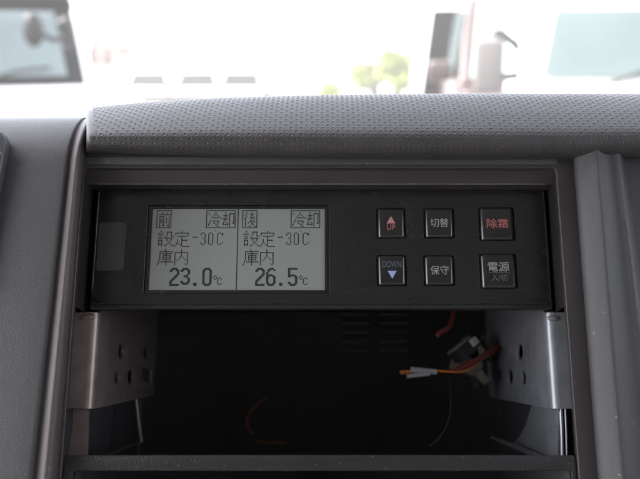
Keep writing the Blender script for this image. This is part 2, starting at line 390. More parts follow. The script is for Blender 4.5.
# ---- screen
lx0, lz1 = at(152.8, 209.0, F-.6); lx1, lz0 = at(325.0, 290.3, F-.6)
scr = part('screen', newbox((lx0, F-.6, lz0), (lx1, F-.24, lz1), .05), 'lcd', cu_)
bz = plate([rrect(wx0+.1, wz0+.1, wx1-.1, wz1-.1, .5), [(lx0, lz0), (lx1, lz0), (lx1, lz1), (lx0, lz1)]], .5, .08, 1)
part('screen_bezel', xz(bz, F-.75), 'face', cu_)
G13 = {
'前': """...#.....#...
....#...#....
#############
.............
.#####.....#.
.#...#..#..#.
.#...#..#..#.
.#####..#..#.
.#...#..#..#.
.#####..#..#.
.#...#..#..#.
.#...#.....#.
.#..##...#.#.
.#...#....##.""",
'冷': """.......#.....
#......#.....
.#....#.#....
.....#...#...
....#.....#..
...#.#####.##
.............
..#..........
..#.#######..
.#........#..
.#...##..#...
#......#.#...
#.......#....
.........##..""",
'却': """...#.........
...#...#####.
...#...#...#.
.#####.#...#.
...#...#...#.
...#...#...#.
######.#...#.
..#....#...#.
..#....#...#.
.#..#..#...#.
.#...#.#..##.
######.#.....
.....#.#.....
.......#.....""",
'後': """...#....#....
..#....#..#..
.#....####...
#..#....#....
..#....#..#..
.#....#####..
##......#..#.
.#.....#.....
.#....######.
.#...#.#..#..
.#..#...##...
.#......##...
.#.....#..#..
.#...##....##"""}
G16 = {
'設': """...#............
..#.#....#####..
.........#...#..
######...#...#..
.........#...#..
.####...#....###
.......#........
.####..########.
.........#...#..
.####....#...#..
.#..#.....#.#...
.#..#......#....
.#..#.....#.#...
.####....#...#..
.#..#..##.....##
................""",
'定': """.......#........
.......#........
.#############..
.#...........#..
.#...........#..
...##########...
.......#........
.......#........
...#...#........
...#...######...
...#...#........
...#...#........
..#.#..#........
..#..#.#........
.#....##........
#.......#######.""",
'庫': """.......#........
.......#........
..#############.
..#.....#.......
..#.##########..
..#.....#.......
..#..########...
..#..#..#...#...
..#..########...
..#..#..#...#...
..#..########...
.#......#.......
.#.############.
.#......#.......
#.......#.......
#.......#.......""",
'内': """.......#........
.......#........
.......#........
.#############..
.#.....#.....#..
.#.....#.....#..
.#.....#.....#..
.#....#.#....#..
.#....#..#...#..
.#...#....#..#..
.#..#......#.#..
.#.#.........#..
.#...........#..
.#...........#..
.#.........#.#..
.#..........#...""",
'-': "\n\n\n\n\n\n.#####\n",
'3': "\n\n..###\n.#...#\n.#...#\n.....#\n.....#\n...##\n.....#\n.....#\n.....#\n.#...#\n.#...#\n..###",
'0': "\n\n..###\n.#...#\n.#...#\n.#...#\n.#...#\n.#...#\n.#...#\n.#...#\n.#...#\n.#...#\n.#...#\n..###",
'C': "#\n\n...###.#\n..#...##\n..#....#\n..#\n..#\n..#\n..#\n..#\n..#\n..#....#\n..#...#\n...###"}
GB = {
'2': """..#####
.#######
###...###
##.....##
.......##
.......##
......###
.....###
....###
...###
..###
.###
###
##
##
#########
#########""",
'3': """..#####
.#######
###...###
##.....##
.......##
.......##
......##
...####
...####
......###
.......##
.......##
##.....##
###...###
.#######
..#####""",
'0': """..#####
.#######
###...###
##.....##
##.....##
##.....##
##.....##
##.....##
##.....##
##.....##
##.....##
##.....##
##.....##
##.....##
###...###
.#######
..#####""",
'6': """...####
..######
.###...##
.##
##
##
##.###
########
###...###
##.....##
##.....##
##.....##
##.....##
##.....##
###...###
.#######
..#####""",
'5': """#########
#########
##
##
##
##
##.###
########
###...###
.......##
.......##
.......##
.......##
##.....##
###...###
.#######
..#####""",
'.': "\n\n\n\n\n\n\n\n\n\n\n\n\n\n..###\n..###\n..###",
'c': "\n\n\n\n\n\n\n.##\n#..#\n#..#.###\n.##.#...#\n....#\n....#\n....#\n....#...#\n.....###"}
lb = bmesh.new()
LW, LH = (lx1-lx0)/172.2, (lz1-lz0)/81.3          # millimetres per picture pixel on the screen
def dots(g, px, py, dx=1.035, dy=1.03, grow=0):
    for j, r in enumerate(g.split('\n')):
        i = 0
        while i < len(r):
            if r[i] == '#':
                k = i
                while k < len(r) and r[k] == '#': k += 1
                o_ = P(px, py+7, F-.6).x; x0 = o_+i*dx*LW; x1 = o_+k*dx*LW
                z1 = lz1-(py-209.0+j*dy)*LH; z0 = z1-dy*LH
                box(lb, (x0+.003-grow, F-.64, z0+.004), (x1-.003+grow, F-.602, z1-.004)); i = k
            else: i += 1
def bar(px0, py0, px1, py1):
    box(lb, (lx0+(px0-152.8)*LW, F-.64, lz1-(py1-209)*LH), (lx0+(px1-152.8)*LW, F-.602, lz1-(py0-209)*LH))
def frame_px(x0, y0, x1, y1, t=.9):
    bar(x0, y0, x1, y0+t); bar(x0, y1-t, x1, y1); bar(x0, y0+t, x0+t, y1-t); bar(x1-t, y0+t, x1, y1-t)
for ox, zone, big in ((0, '前', '23.0'), (85.6, '後', '26.5')):
    frame_px(157+ox, 210.3, 172+ox, 228.6); dots(G13[zone], 158.6+ox, 212.2, .92, 1.08)
    frame_px(206.6+ox*.985, 210.3, 236.0+ox*.985, 228.6)
    dots(G13['冷'], 208.3+ox*.985, 212.2, 1.0, 1.08); dots(G13['却'], 222.2+ox*.985, 212.2, 1.0, 1.08)
    x = 157.3+ox
    for ch, wd in (('設', 16.8), ('定', 17.2), ('-', 8.2), ('3', 7.6), ('0', 7.8), ('C', 8)):
        dots(G16[ch], x, 231.0, 1.03, 1.03); x += wd
    dots(G16['庫'], 157.3+ox, 249.6, 1.03, 1.02); dots(G16['内'], 173.4+ox, 249.6, 1.03, 1.02)
    x = 169.8+ox
    for ch in big: dots(GB[ch], x, 268.2, 1.0, 1.05, .075); x += 10.9
    dots(GB['c'], 213.3+ox, 268.6, .98, 1.03)
bar(237.9, 209.3, 238.9, 290.0)
part('screen_characters', lb, 'ink', cu_, parent=scr, smooth=False)
part('worn_edge', newbox((wx0-.22, F-1.93, wz0+.5), (wx0-.08, F-1.7, wz1-.5), .03, 1), 'worn_dim', cu_)  # painted highlight line beside the screen window
# ---- buttons
for i, (x0, z0, x1, z1) in enumerate(brects):
    bm = bmesh.new(); rows = []
    n = 16; top = F-2.9
    wd = x1-x0
    for z_, inset in ((z0, .0), (z0+.12, -.1), (z0+.45, -.5), (z0+.9, -.62), (z1-.9, -.62), (z1-.45, -.5), (z1-.12, -.1), (z1, .0)):
        rowp = []
        for k in range(n+1):
            t = k/n; x = x0+.1 + (wd-.2)*t
            e_ = min(t, 1-t)*(wd-.2)
            crown = 1.2*math.sqrt(max(0, 1-(max(0, 1.9-e_)/1.9)**2))       # sides roll off like a barrel
            rowp.append(Vector((x, F-1.25 - crown*1.05 + inset*.5, z_)))
        rows.append([Vector((x0+.1, F-.3, z_))]+rowp+[Vector((x1-.1, F-.3, z_))])
    grid(bm, rows)
    b_o = part('button', bm, 'button', cu_, angle=60, label=['up button with red arrow', 'mode switch button', 'red lettered defrost button', 'down button with blue arrow', 'hold button', 'power button'][i])
    cx, cz = (x0+x1)/2, (z0+z1)/2; yy = F-2.83
    px = .398
    def ic(name, bm, m): part(name, bm, m, cu_, parent=b_o, smooth=False)
    def tri(up, cx, cz, w_, h_):
        t = bmesh.new()
        s_ = 1 if up else -1
        pts_ = [(cx-w_/2, cz-s_*h_/2), (cx+w_/2, cz-s_*h_/2), (cx, cz+s_*h_/2)]
        f0 = [t.verts.new((p[0], yy-.08, p[1])) for p in pts_]; f1 = [t.verts.new((p[0], yy, p[1])) for p in pts_]
        t.faces.new(f0); t.faces.new(f1)
        for k in range(3): t.faces.new((f0[k], f0[(k+1) % 3], f1[(k+1) % 3], f1[k]))
        return t
    if i == 0:
        ic('arrow_symbol', tri(True, cx-.1, cz+3.0*px, 9.3*px, 8.0*px), 'print_fillred'); ic('lettering', text_bm('UP', cx-.1, cz-5.0*px, yy, 8.6*px, 6.0*px), 'print_red')
    if i == 1: ic('lettering', text_bm('切替', cx, cz, yy, 19*px, 9.5*px), 'print_white')
    if i == 2: ic('lettering', text_bm('除霜', cx, cz, yy, 22*px, 10.3*px, weight=.004), 'print_red')
    if i == 3:
        ic('arrow_symbol', tri(False, cx+.1, cz-5.0*px, 9.3*px, 8.3*px), 'print_fillblue'); ic('lettering', text_bm('DOWN', cx, cz+6.0*px, yy, 19.5*px, 6.6*px), 'print_dimblue')
    if i == 4: ic('lettering', text_bm('保守', cx, cz, yy, 19*px, 9.5*px), 'print_white')
    if i == 5:
        bm = text_bm('電源', cx-.1, cz+4.2*px, yy, 22*px, 10.0*px, weight=.006)
        ic('lettering', bm, 'print_white')
        ic('lettering', text_bm('入/切', cx, cz-7.2*px, yy, 16.5*px, 6.6*px), 'print_dim')
        ic('dividing_line', newbox((cx-11*px, yy-.06, cz-2.1*px), (cx+11*px, yy, cz-1.55*px)), 'print_dim')
# ---- protective film tab
q0 = at(96.8, 270.5, F-2); q1 = at(126.3, 222.8, F-2)
tb = plate([rrect(q0[0]-.3, q0[1], q1[0], q1[1], 1.3)], .25, .06, 1)
for v in tb.verts:
    t = (v.co.x-q0[0])/(q1[0]-q0[0]); v.co.z -= 0
tbx = xz(tb, F-2.0)
for v in tbx.verts:
    t = (v.co.x-q0[0])/(q1[0]-q0[0]); v.co.y -= .5*max(0, t-.2)**2
part('film_tab', tbx, 'film', cu_, label='smoky translucent pull tab of protective film')

rim = tube(bmesh.new(), [(q0[0]+.3, F-2.25, q0[1]), (q1[0]-1.3, F-2.6, q0[1]+.02), (q1[0]-.1, F-2.65, q0[1]+1.2), (q1[0], F-2.65, q1[1]-1.3), (q1[0]-1.2, F-2.6, q1[1]), (q0[0]+.3, F-2.25, q1[1])], .07, 6, 4)
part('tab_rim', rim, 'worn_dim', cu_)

# ============================================================ BRACKETS
def bracket(side):
    s = side
    X_w = P(97.5 if s < 0 else 547.0, 360, 22).x
    th = Thing('mounting_bracket', ('warm brown-grey steel mounting bracket with punched holes under the left end of the control unit' if s < 0
               else 'cool grey steel mounting bracket with punched holes under the right end of the control unit'), 'bracket',
               base=(X_w, 22, P(320, 409, 20).z), group='steel mounting brackets under the control unit')
    zt, zb = ZB_ - .6, P(320, 408.5, 20).z
    r = 3.4; yf = 19.5; outer = s*(HX+6)
    prof = [(outer, yf)]
    cxr = X_w + s*r
    for k in range(9):
        a = math.pi/2*k/8
        prof.append((cxr - s*r*math.sin(a), yf + r - r*math.cos(a)))
    prof2 = []
    for k, (x, y) in enumerate(prof):                     # inner offset for thickness
        if k == 0: prof2.append((x, y+1.2))
        else:
            a = math.pi/2*(k-1)/8; prof2.append((cxr - s*(r-1.2)*math.sin(a), yf + r - (r-1.2)*math.cos(a)))
    bm = bmesh.new()
    zs = [zb, zb+.5] + [zb+(zt-zb)*k/6 for k in range(1, 6)] + [zt-.4]
    loop = prof + prof2[::-1]
    rows = [[Vector((x, y, z)) for x, y in loop] for z in zs]
    # top of the flange rolls backwards a little
    for k, (dz, dy) in enumerate(((0.2, .3), (.45, .9), (.55, 1.8))): rows.append([Vector((x, y+dy, zt-.4+dz)) for x, y in loop])
    vs = grid(bm, rows, close=True); bm.faces.new(vs[0]); bm.faces.new(vs[-1])
    # side wall with holes
    def q(px, py):
        if s > 0: px = px
        p = Q(px, py, X_w); return (p.y, p.z)
    yf2 = yf + r
    if s < 0:
        back = q(156.5, 350)[0]
        el = [((121, 351), 2.6, 8), ((146, 352.5), 2.4, 7.5), ((117, 378), 2.1, 7), ((130.6, 377), 2.6, 8.2)]
        rc = (141.2, 370.3, 151.8, 381)
        b0 = q(157, 396)[1]
    else:
        back = q(486.5, 350)[0]
        el = [((519.8, 352), 2.9, 8.2), ((495.5, 353), 2.2, 7.3), ((510.2, 376.5), 2.5, 8), ((523.5, 378), 2.1, 6.8)]
        rc = (490.3, 370, 500.8, 381)
        b0 = q(487, 397.5)[1]
    out = [(yf2, zb), (back-2, b0), (back, b0+2), (back, zt+38), (yf2+.4, zt+38), (yf2+.4, zt-.3), (yf2, zt-.3)]
    holes = []
    for (c, rx, ry) in el:
        cy, cz = q(*c); y1 = q(c[0]+rx, c[1])[0]; z1 = q(c[0], c[1]-ry)[1]
        holes.append(ellipse(cy, cz, abs(y1-cy), abs(z1-cz)))
    a0, a1 = q(rc[0], rc[3]), q(rc[2], rc[1]); ya, yb = sorted((a0[0], a1[0]))
    holes.append([(ya, a0[1]), (yb, a0[1]), (yb, a1[1]), (ya, a1[1])])
    wl = yz(plate([out]+holes, 1.2, .12, 1), X_w + s*.6)
    append(bm, wl)
    part('bracket_body', bm, 'steel_warm' if s < 0 else 'steel_cool', th)
    # rounded tab added for the bright bent corner at the flange top
    scx, scz = (P(88.5, 316.5, 19).x, P(88.5, 316.5, 19).z) if s < 0 else (P(553.5, 318, 19).x, P(553.5, 318, 19).z)
    b2 = bmesh.new(); 
    bmesh.ops.create_uvsphere(b2, u_segments=20, v_segments=10, radius=1, matrix=Matrix.Translation((scx, 19.4, scz)) @ Matrix.Diagonal((2.7, .9, 1.25, 1)))
    part('retaining_tab', b2, 'steel_warm' if s < 0 else 'steel_cool', th)
    return X_w
XL = bracket(-1); XR = bracket(1)

# lower slides below the brackets
th = Thing('lower_rail', 'left grey steel rail strip with ragged front edge below the brown-grey bracket', 'rail', base=P(80, 455, 24), group='lower slide rails')
bm = bmesh.new()
edge = [(408, 72.5), (418, 72.2), (428, 71.6), (434, 70.2), (441, 68.6), (447, 68), (462, 67)]
rows = []
for py, px in edge: rows.append([P(px, py, 24), P(px+.8, py, 23.4), P(px+8, py, 23.3), P(89.2 - (py-408)*.03, py, 23.4), P(89.6-(py-408)*.03, py, 24.4)])
grid(bm, rows)
part('rail_plate', bm, 'steel_warm', th)
bm = bmesh.new(); p = [P(103, 458, 40), P(141, 443, 110), P(143, 439, 112), P(112, 452, 45)]
bm.faces.new([bm.verts.new(q_) for q_ in p]); bmesh.ops.solidify(bm, geom=bm.faces[:], thickness=.8)
part('rail_ledge', bm, 'steel_warm', th)
bm = bmesh.new(); tube(bm, [P(136, 398, 105), P(139, 425, 105), P(141.5, 442, 105)], 1.0, 8); part('rail_rod', bm, 'steel_warm', th)
th = Thing('lower_rail', 'right grey rail with curved side plate and bright strip below the cool grey bracket', 'rail', base=P(560, 455, 24), group='lower slide rails')
bm = plate([[ (Q(a_, b_, XR+3).y, Q(a_, b_, XR+3).z) for a_, b_ in ((559, 405), (540, 404), (533, 404), (530, 414), (526, 426), (520, 437), (514, 444), (530, 452), (545, 457), (559, 462))]], 1.0, .1, 1)
part('side_plate', yz(bm, XR+3), 'steel_cool', th)
bm = bmesh.new(); p = [P(489.5, 438, 100), P(492, 435.5, 100), P(541, 454, 38), P(540, 460, 36)]
bm.faces.new([bm.verts.new(q_) for q_ in p]); bmesh.ops.solidify(bm, geom=bm.faces[:], thickness=.8)
part('rail_ledge', bm, 'steel_cool', th)
for a_, b_, rr_ in ((560.8, 562.3, .75), (565.2, 566.8, .45)):
    bm = tube(bmesh.new(), [P(a_, 408, 21), P((a_+b_)/2+.3, 432, 21), P(b_, 458, 21)], rr_, 8); part('front_strip', bm, 'steel_cool', th)

# ---- lower pocket
th = Thing('storage_pocket', 'black grained pocket frame closing the bottom of the slot', 'pocket', base=P(320, 560, 8))
TY = 1.2
o_ = (P(320, 455.3, TY).z, P(320, 600, TY).z)
ox0, ox1 = -HX-1.2, HX+1.2
iz = P(320, 470.8, TY).z; ix0, ix1 = P(73.2, 471, TY).x, P(571.5, 471, TY).x
pl = plate([rrect(-HX+.4, ZB+1, HX-.4, o_[0], .8), rrect(ix0, ZB+8, ix1, iz, .8)], 3, .35, 3)
part('pocket_frame', xz(pl, TY+1.5), 'tray', th)
bm = bmesh.new()
a = rrect(ix0, ZB+8, ix1, iz, .8); b = rrect(ix0+3, ZB+9, ix1-3, iz-1, .8)
vs = grid(bm, [[Vector((p[0], TY+2.5, p[1])) for p in a], [Vector((p[0], TY+110, p[1])) for p in b]], close=True); bm.faces.new(vs[1])
part('pocket_liner', bm, 'cavity', th)
bm = newbox((ix0-1, TY+3.2, iz+1.2), (ix1+1, TY+120, iz+2.2), .2); part('pocket_roof', bm, 'cavity', th)

# ============================================================ WIRES
th = Thing('wire_lead', 'orange and red wires with two white crimp sleeves hanging inside the slot', 'wires', base=P(437, 373, 78))
wy = 78
tube_ = lambda pts_, r, m, name='wire', t=th, label=None: part(name, tube(bmesh.new(), pts_, r, 10), m, t, label=label)
tube_([P(436, 370.6, wy), P(450, 371.6, wy), P(463, 371.4, wy+2), P(474, 366, wy+6), P(484, 358, wy+12), P(500, 350, wy+30)], .62, 'wire_orange')
tube_([P(452, 371.3, wy+1), P(462, 367.5, wy+3), P(475, 361.5, wy+6), P(486, 354, wy+12), P(502, 344, wy+30)], 1.15, 'wire_red')
tube_([P(456, 369.4, wy+3), P(468, 363, wy+5), P(480, 357, wy+9), P(498, 343, wy+28)], .8, 'wire_red')
for (p0, p1, r) in (((411, 369.3), (436.5, 371.8), 1.35), ((407, 376.2), (430, 373.5), 1.1)):
    a_, b_ = P(*p0, wy-1), P(*p1, wy); part('crimp_sleeve', tube(bmesh.new(), [a_, a_.lerp(b_, .04), a_.lerp(b_, .5), b_.lerp(a_, .04), b_], r, 14, 1), 'connector', th)
part('wire_end', tube(bmesh.new(), [P(400, 372, wy), P(405, 371.5, wy), P(411, 371.5, wy)], .75, 8), 'wire_orange', th)
part('wire_end', tube(bmesh.new(), [P(401, 374, wy+1), P(404, 373.5, wy), P(408, 374.5, wy)], .6, 8), 'wire_red', th)
# plugs
th = Thing('plug_cluster', 'cluster of translucent brown and black plugs behind the red wires', 'connector', base=P(462, 355, 100))
def obox(px, py, d, w_, h_, dep, rot, m, name):
    c = P(px, py, d); bm = newbox((-w_/2, -dep/2, -h_/2), (w_/2, dep/2, h_/2), .5, 2)
    bm.transform(Matrix.Translation(c) @ Matrix.Rotation(D2R(rot), 4, 'Y') @ Matrix.Rotation(D2R(18), 4, 'Z')); return part(name, bm, m, th)
obox(462, 351, 96, 9.5, 8.5, 10, -38, 'wire_black', 'plug_shell')
obox(459, 345, 94, 12, 1.6, 9, -38, 'clear_plug', 'plug_rim')
obox(472, 343, 94, 3.2, 4, 9, -38, 'connector', 'plug_latch')
obox(478, 352, 98, 3, 5, 9, -30, 'clear_plug', 'plug_latch')
obox(466, 366, 102, 13, 8, 10, 20, 'clear_plug', 'plug_shell')
obox(480, 376, 100, 7, 4, 9, 48, 'clear_plug', 'plug_shell')
obox(476, 382, 104, 9, 5, 9, -22, 'wire_black', 'plug_shell')
for k in range(6):
    px = 452+k*5
    part('plug_wire', tube(bmesh.new(), [P(px, 352+k*2, 100), P(px+6, 340-k, 104), P(px+14, 336+k*5, 112), P(px+20, 350+k*3, 125)], .6, 8),
         ['wire_black', 'wire_orange', 'wire_black', 'clear_plug', 'wire_black', 'clear_plug'][k], th)
th = Thing('red_wire', 'short bright red wire bent above the translucent plugs', 'wire', base=P(444, 330, 95))
part('sheath', tube(bmesh.new(), [P(437, 336, 95), P(441, 332, 94), P(449, 327.5, 95), P(453, 316, 100), P(458, 300, 104), P(464, 285, 108)], 1.3, 10), 'wire_red', th)
th = Thing('orange_wire_loop', 'thin curled orange wire low in the dark slot', 'wire', base=P(250, 425, 110))
part('sheath', tube(bmesh.new(), [P(266, 398, 122), P(257, 404, 116), P(249, 414, 112), P(247, 424, 112), P(252, 434, 118)], .55, 8), 'wire_dull', th)
th = Thing('red_wire_stub', 'short dull red wire lying on the slot floor', 'wire', base=P(262, 441, 110))
part('sheath', tube(bmesh.new(), [P(256, 440, 112), P(264, 442.5, 110), P(276, 442.5, 112), P(286, 443.5, 120)], .6, 8), 'wire_dull', th)
th = Thing('grey_cable', 'thin dark grey cable drooping beside the right rail', 'cable', base=P(445, 440, 95))
part('sheath', tube(bmesh.new(), [P(449, 378, 98), P(451, 400, 92), P(449, 420, 90), P(441, 436, 90), P(430, 446, 95)], .5, 8), 'wire_black', th)
th = Thing('slotted_grille', 'dim brown slotted grille deep at the back of the slot', 'grille', base=P(375, 330, 150))
for c_ in (356, 394):
    for k in range(5):
        p = P(c_, 314+9*k, 125); part('grille_bar', newbox((p.x-7.2, 124, p.z-.7), (p.x+7.2, 126.5, p.z+.7), .5), 'grille', th)

# ============================================================ OUTSIDE
def omat(name, col, rough=.4, **k): M[name] = mat(name, col, rough, **k)
omat('asphalt', (.16, .155, .15), .9, mottle=(.6, .2), bump=(30, .3, .02))
omat('white_paint', (.80, .80, .79), .3, mottle=(1.5, .03), coat=.4)
omat('silver_paint', (.042, .028, .028), .3, mottle=(2, .05))
omat('grey_paint', (.11, .11, .12), .35, mottle=(2, .1))
omat('black_trim', (.022, .022, .023), .5, spec=.25, mottle=(3, .2))
omat('tyre_rubber', (.02, .02, .02), .85, mottle=(6, .2))
omat('rim_steel', (.4, .4, .42), .35, metal=.7)
omat('window_glass', (.27, .33, .34), .08, spec=.5, mottle=(.8, .4))
omat('aqua_glass', (.16, .20, .205), .08, spec=.5, mottle=(.8, .4))
omat('dark_glass', (.022, .021, .022), .3, spec=.15)
omat('lamp_glass', (.55, .55, .52), .1)
omat('roof_tile', (.16, .06, .04), .8, mottle=(1, .2))
omat('plaster', (.28, .24, .19), .85, mottle=(1, .1))
omat('leaf_light', (.20, .24, .04), .6, mottle=(.8, .4))
omat('leaf_dark', (.05, .09, .035), .6, mottle=(.8, .4))
omat('bark', (.10, .07, .05), .9, mottle=(4, .3))
omat('lantern_blue', (.30, .34, .62), .4)
omat('pale_grey', (.09, .082, .082), .5)
omat('pink_grey', (.42, .37, .37), .5)
omat('kerb', (.40, .39, .37), .85, mottle=(2, .1))

bm = bmesh.new(); g0 = GROUND
rad = [0, 6, 20, 60, 150, 300]
rows = [[Vector((r*math.cos(2*math.pi*k/48), r*math.sin(2*math.pi*k/48), g0)) for k in range(48)] for r in rad[1:]]
vs = grid(bm, rows, close=True); bm.faces.new(vs[0])
me = mesh_from(bm, 'ground'); me.materials.append(M['asphalt']); go = link(bpy.data.objects.new('ground', me)); go['kind'] = 'structure'

def wheel(th, x, y, r, w_):
    bm = bmesh.new(); rows = []
    for (rr_, ww) in ((r*.6, -w_/2), (r*.92, -w_/2), (r, -w_/2+.03), (r, w_/2-.03), (r*.92, w_/2), (r*.6, w_/2)):
        rows.append([Vector((x+ww, y+rr_*math.cos(2*math.pi*k/24), r+rr_*math.sin(2*math.pi*k/24))) for k in range(24)])
    grid(bm, rows, close=True); wo = part('wheel', bm, 'tyre_rubber', th)
    bm = bmesh.new()
    rows = []
    for (rr_, ww) in ((r*.6, -w_/2), (r*.5, -w_/2+.04), (.02, -w_/2+.02), (.02, w_/2-.02), (r*.5, w_/2-.04), (r*.6, w_/2)):
        rows.append([Vector((x+ww, y+rr_*math.cos(2*math.pi*k/24), r+rr_*math.sin(2*math.pi*k/24))) for k in range(24)])
    grid(bm, rows, close=True); part('rim', bm, 'rim_steel', th, parent=wo)
def hull(bm, secs):
    """secs: list of (y, half_width, z0, z1, round) -> lofted body of rounded sections"""
    rows = []
    for (y, hw, z0, z1, rd) in secs: rows.append([Vector((p[0], y, p[1])) for p in rrect(-hw, z0, hw, z1, rd, 4)])
    vs = grid(bm, rows, close=True); bm.faces.new(vs[0]); bm.faces.new(vs[-1]); return bm
def quadsheet(c4, thick, n):
    bm = bmesh.new(); f = bm.faces.new([bm.verts.new(c) for c in c4]); bmesh.ops.solidify(bm, geom=[f], thickness=thick); return bm
def truck(label, loc, rz, paint='white_paint', hw=.95, cabh=2.25, ws0=1.28, ws1=2.0, boxh=2.9, glass='window_glass', trim='black_trim', group='trucks parked facing the dashboard', mirrors=(-1, 1), mm='black_trim', top_band=False):
    """cab-over truck, front at local y=0 facing -y, body behind"""
    th = Thing('cab_truck', label, 'truck', base=loc, dash=False, rotz=rz, group=group)
    bm = hull(bmesh.new(), [(0.0, hw*.93, .42, ws0-.06, .08), (.03, hw*.98, .36, ws0, .08), (.08, hw, .34, ws0+.02, .06), (.34, hw, .34, cabh-.12, .10), (.45, hw*.98, .34, cabh-.03, .12), (.7, hw*.98, .34, cabh, .12), (1.55, hw*.98, .34, cabh, .12), (1.6, hw*.95, .38, cabh-.05, .1)])
    part('cab', bm, paint, th)
    sl = lambda z: .075 + (.34-.08)*(z-ws0)/(cabh-.12-ws0)
    def wz(x, z, off=0): return Vector((x, sl(z)-off, z))
    x_ = hw*.90
    # black surround then the glass
    part('windscreen_surround', quadsheet([wz(-x_-.04, ws0+.02, .02), wz(x_+.04, ws0+.02, .02), wz(x_-.02, ws1+.05, .02), wz(-x_+.02, ws1+.05, .02)], .03, 0), trim, th)
    gi = .11 if top_band else .04
    part('windscreen', quadsheet([wz(-x_+gi, ws0+.10, .045), wz(x_-gi, ws0+.10, .045), wz(x_-gi-.06, ws1, .045), wz(-x_+gi+.06, ws1, .045)], .02, 0), glass, th)
    if top_band: part('roof_visor', quadsheet([wz(-x_, ws1+.02, .05), wz(x_, ws1+.02, .05), wz(x_-.05, ws1+.22, .16), wz(-x_+.05, ws1+.22, .16)], .03, 0), 'black_trim', th)
    for k in (-.45, .15):
        part('wiper', tube(bmesh.new(), [wz(k, ws0+.06, .06), wz(k+.2, ws0+.14, .075), wz(k+.5, ws0+.17, .075)], .012, 6), 'black_trim', th)
    part('grille', newbox((-hw*.6, -.02, .72), (hw*.6, .01, .95), .01), 'black_trim', th)
    part('bumper', newbox((-hw*.99, -.10, .34), (hw*.99, .02, .62), .05, 3), 'grey_paint' if paint == 'grey_paint' else 'white_paint', th)
    for s in (-1, 1):
        part('headlight', newbox((s*hw*.86-.14, -.03, .70), (s*hw*.86+.05, .05, .90), .03, 2), 'lamp_glass', th)
        dz = quadsheet([Vector((s*(hw+.005), .42, ws0+.05)), Vector((s*(hw+.005), 1.3, ws0+.05)), Vector((s*(hw+.005), 1.25, ws1)), Vector((s*(hw+.005), .58, ws1))], .02, 0)
        part('side_window', dz, glass, th)
        wheel(th, s*(hw-.12), .75, .36, .2); wheel(th, s*(hw-.15), 3.6, .36, .26)
        if s not in mirrors: continue
        arm = part('mirror_arm', tube(bmesh.new(), [(s*hw, .3, ws1-.25), (s*(hw+.16), .05, ws1-.15), (s*(hw+.2), -.02, ws1-.4), (s*hw, .25, ws0+.1)], .03, 8), 'black_trim', th)
        part('mirror', newbox((s*(hw+.2)-.09, -.08, ws1-.52), (s*(hw+.2)+.09, 0, ws1-.18), .04, 3), mm, th)
    part('cargo_box', newbox((-hw*1.05, 1.72, .78), (hw*1.05, 4.9, boxh), .03), 'white_paint', th)
    part('chassis', newbox((-.4, .4, .4), (.4, 4.8, .74), .02), 'black_trim', th)
    return th
def ground_pt(px, dist): p = WP(px, 45, dist); return (p.x, p.y, GROUND)
# left truck, its round mirror held in front of the windscreen
LX = WP(90, 45, 6.4).x
H0 = CAMW.z - GROUND
def zat(py, dist): return WP(320, py, dist).z - GROUND
t1 = truck('white truck at far left with pale blue windscreen and round mirror', (LX-1.08, 6.3, GROUND), D2R(24), mirrors=(), hw=1.0, top_band=True, ws0=zat(91, 6.4), ws1=zat(9, 6.6), cabh=zat(9, 6.6)+.38, boxh=zat(9, 6.6)+.36)
b2 = bmesh.new(); pm = Matrix.Rotation(-D2R(24), 3, 'Z') @ (WP(33, 30, 5.9) - Vector(t1.o.location))
bmesh.ops.create_uvsphere(b2, u_segments=24, v_segments=12, radius=1, matrix=Matrix.Translation(pm) @ Matrix.Diagonal((.075, .05, .125, 1)))
append(b2, tube(bmesh.new(), [pm+Vector((.05, .02, -.02)), pm+Vector((.15, .08, -.07)), pm+Vector((.26, .16, -.03))], .022, 8))
append(b2, tube(bmesh.new(), [pm+Vector((.22, .14, .08)), pm+Vector((.27, .17, -.02)), pm+Vector((.24, .15, -.12))], .045, 8))
part('round_mirror', b2, 'black_trim', t1)
# right truck close to us
RX = WP(533, 45, 4.6).x
t2 = truck('large white truck at far right with wide pale aqua windscreen', (RX+1.02, 4.5, GROUND), D2R(-12), hw=1.0, ws0=zat(97, 4.6), ws1=zat(7, 4.8), cabh=zat(9, 4.8)+.45, boxh=zat(9, 4.8)+.5, trim='white_paint', mm='pale_grey', glass='aqua_glass')
# grey-windowed truck in the middle right, turned a little
T3X = WP(407, 45, 8.6).x
t3 = truck('white truck with dark grey windscreen and mirror arm reaching left, beside the dark van', (T3X+.95, 8.4, GROUND), D2R(-20), hw=.93, ws0=zat(112, 8.6), ws1=zat(8, 8.7), cabh=zat(-4, 8.7)+.1, boxh=zat(-4, 8.7)+.4, glass='dark_glass', trim='white_paint', mirrors=(1,))
def lp(px, py, d=8.2): return Matrix.Rotation(D2R(20), 3, 'Z') @ (WP(px, py, d) - t3.o.location)
part('mirror_arm', tube(bmesh.new(), [lp(412, 3), lp(398, 12), lp(386, 19), lp(378, 24), lp(377, 30)], .05, 10), 'pink_grey', t3)
part('mirror', newbox(lp(374, 42), lp(380.5, 28, 8.7), .02), 'lantern_blue', t3)
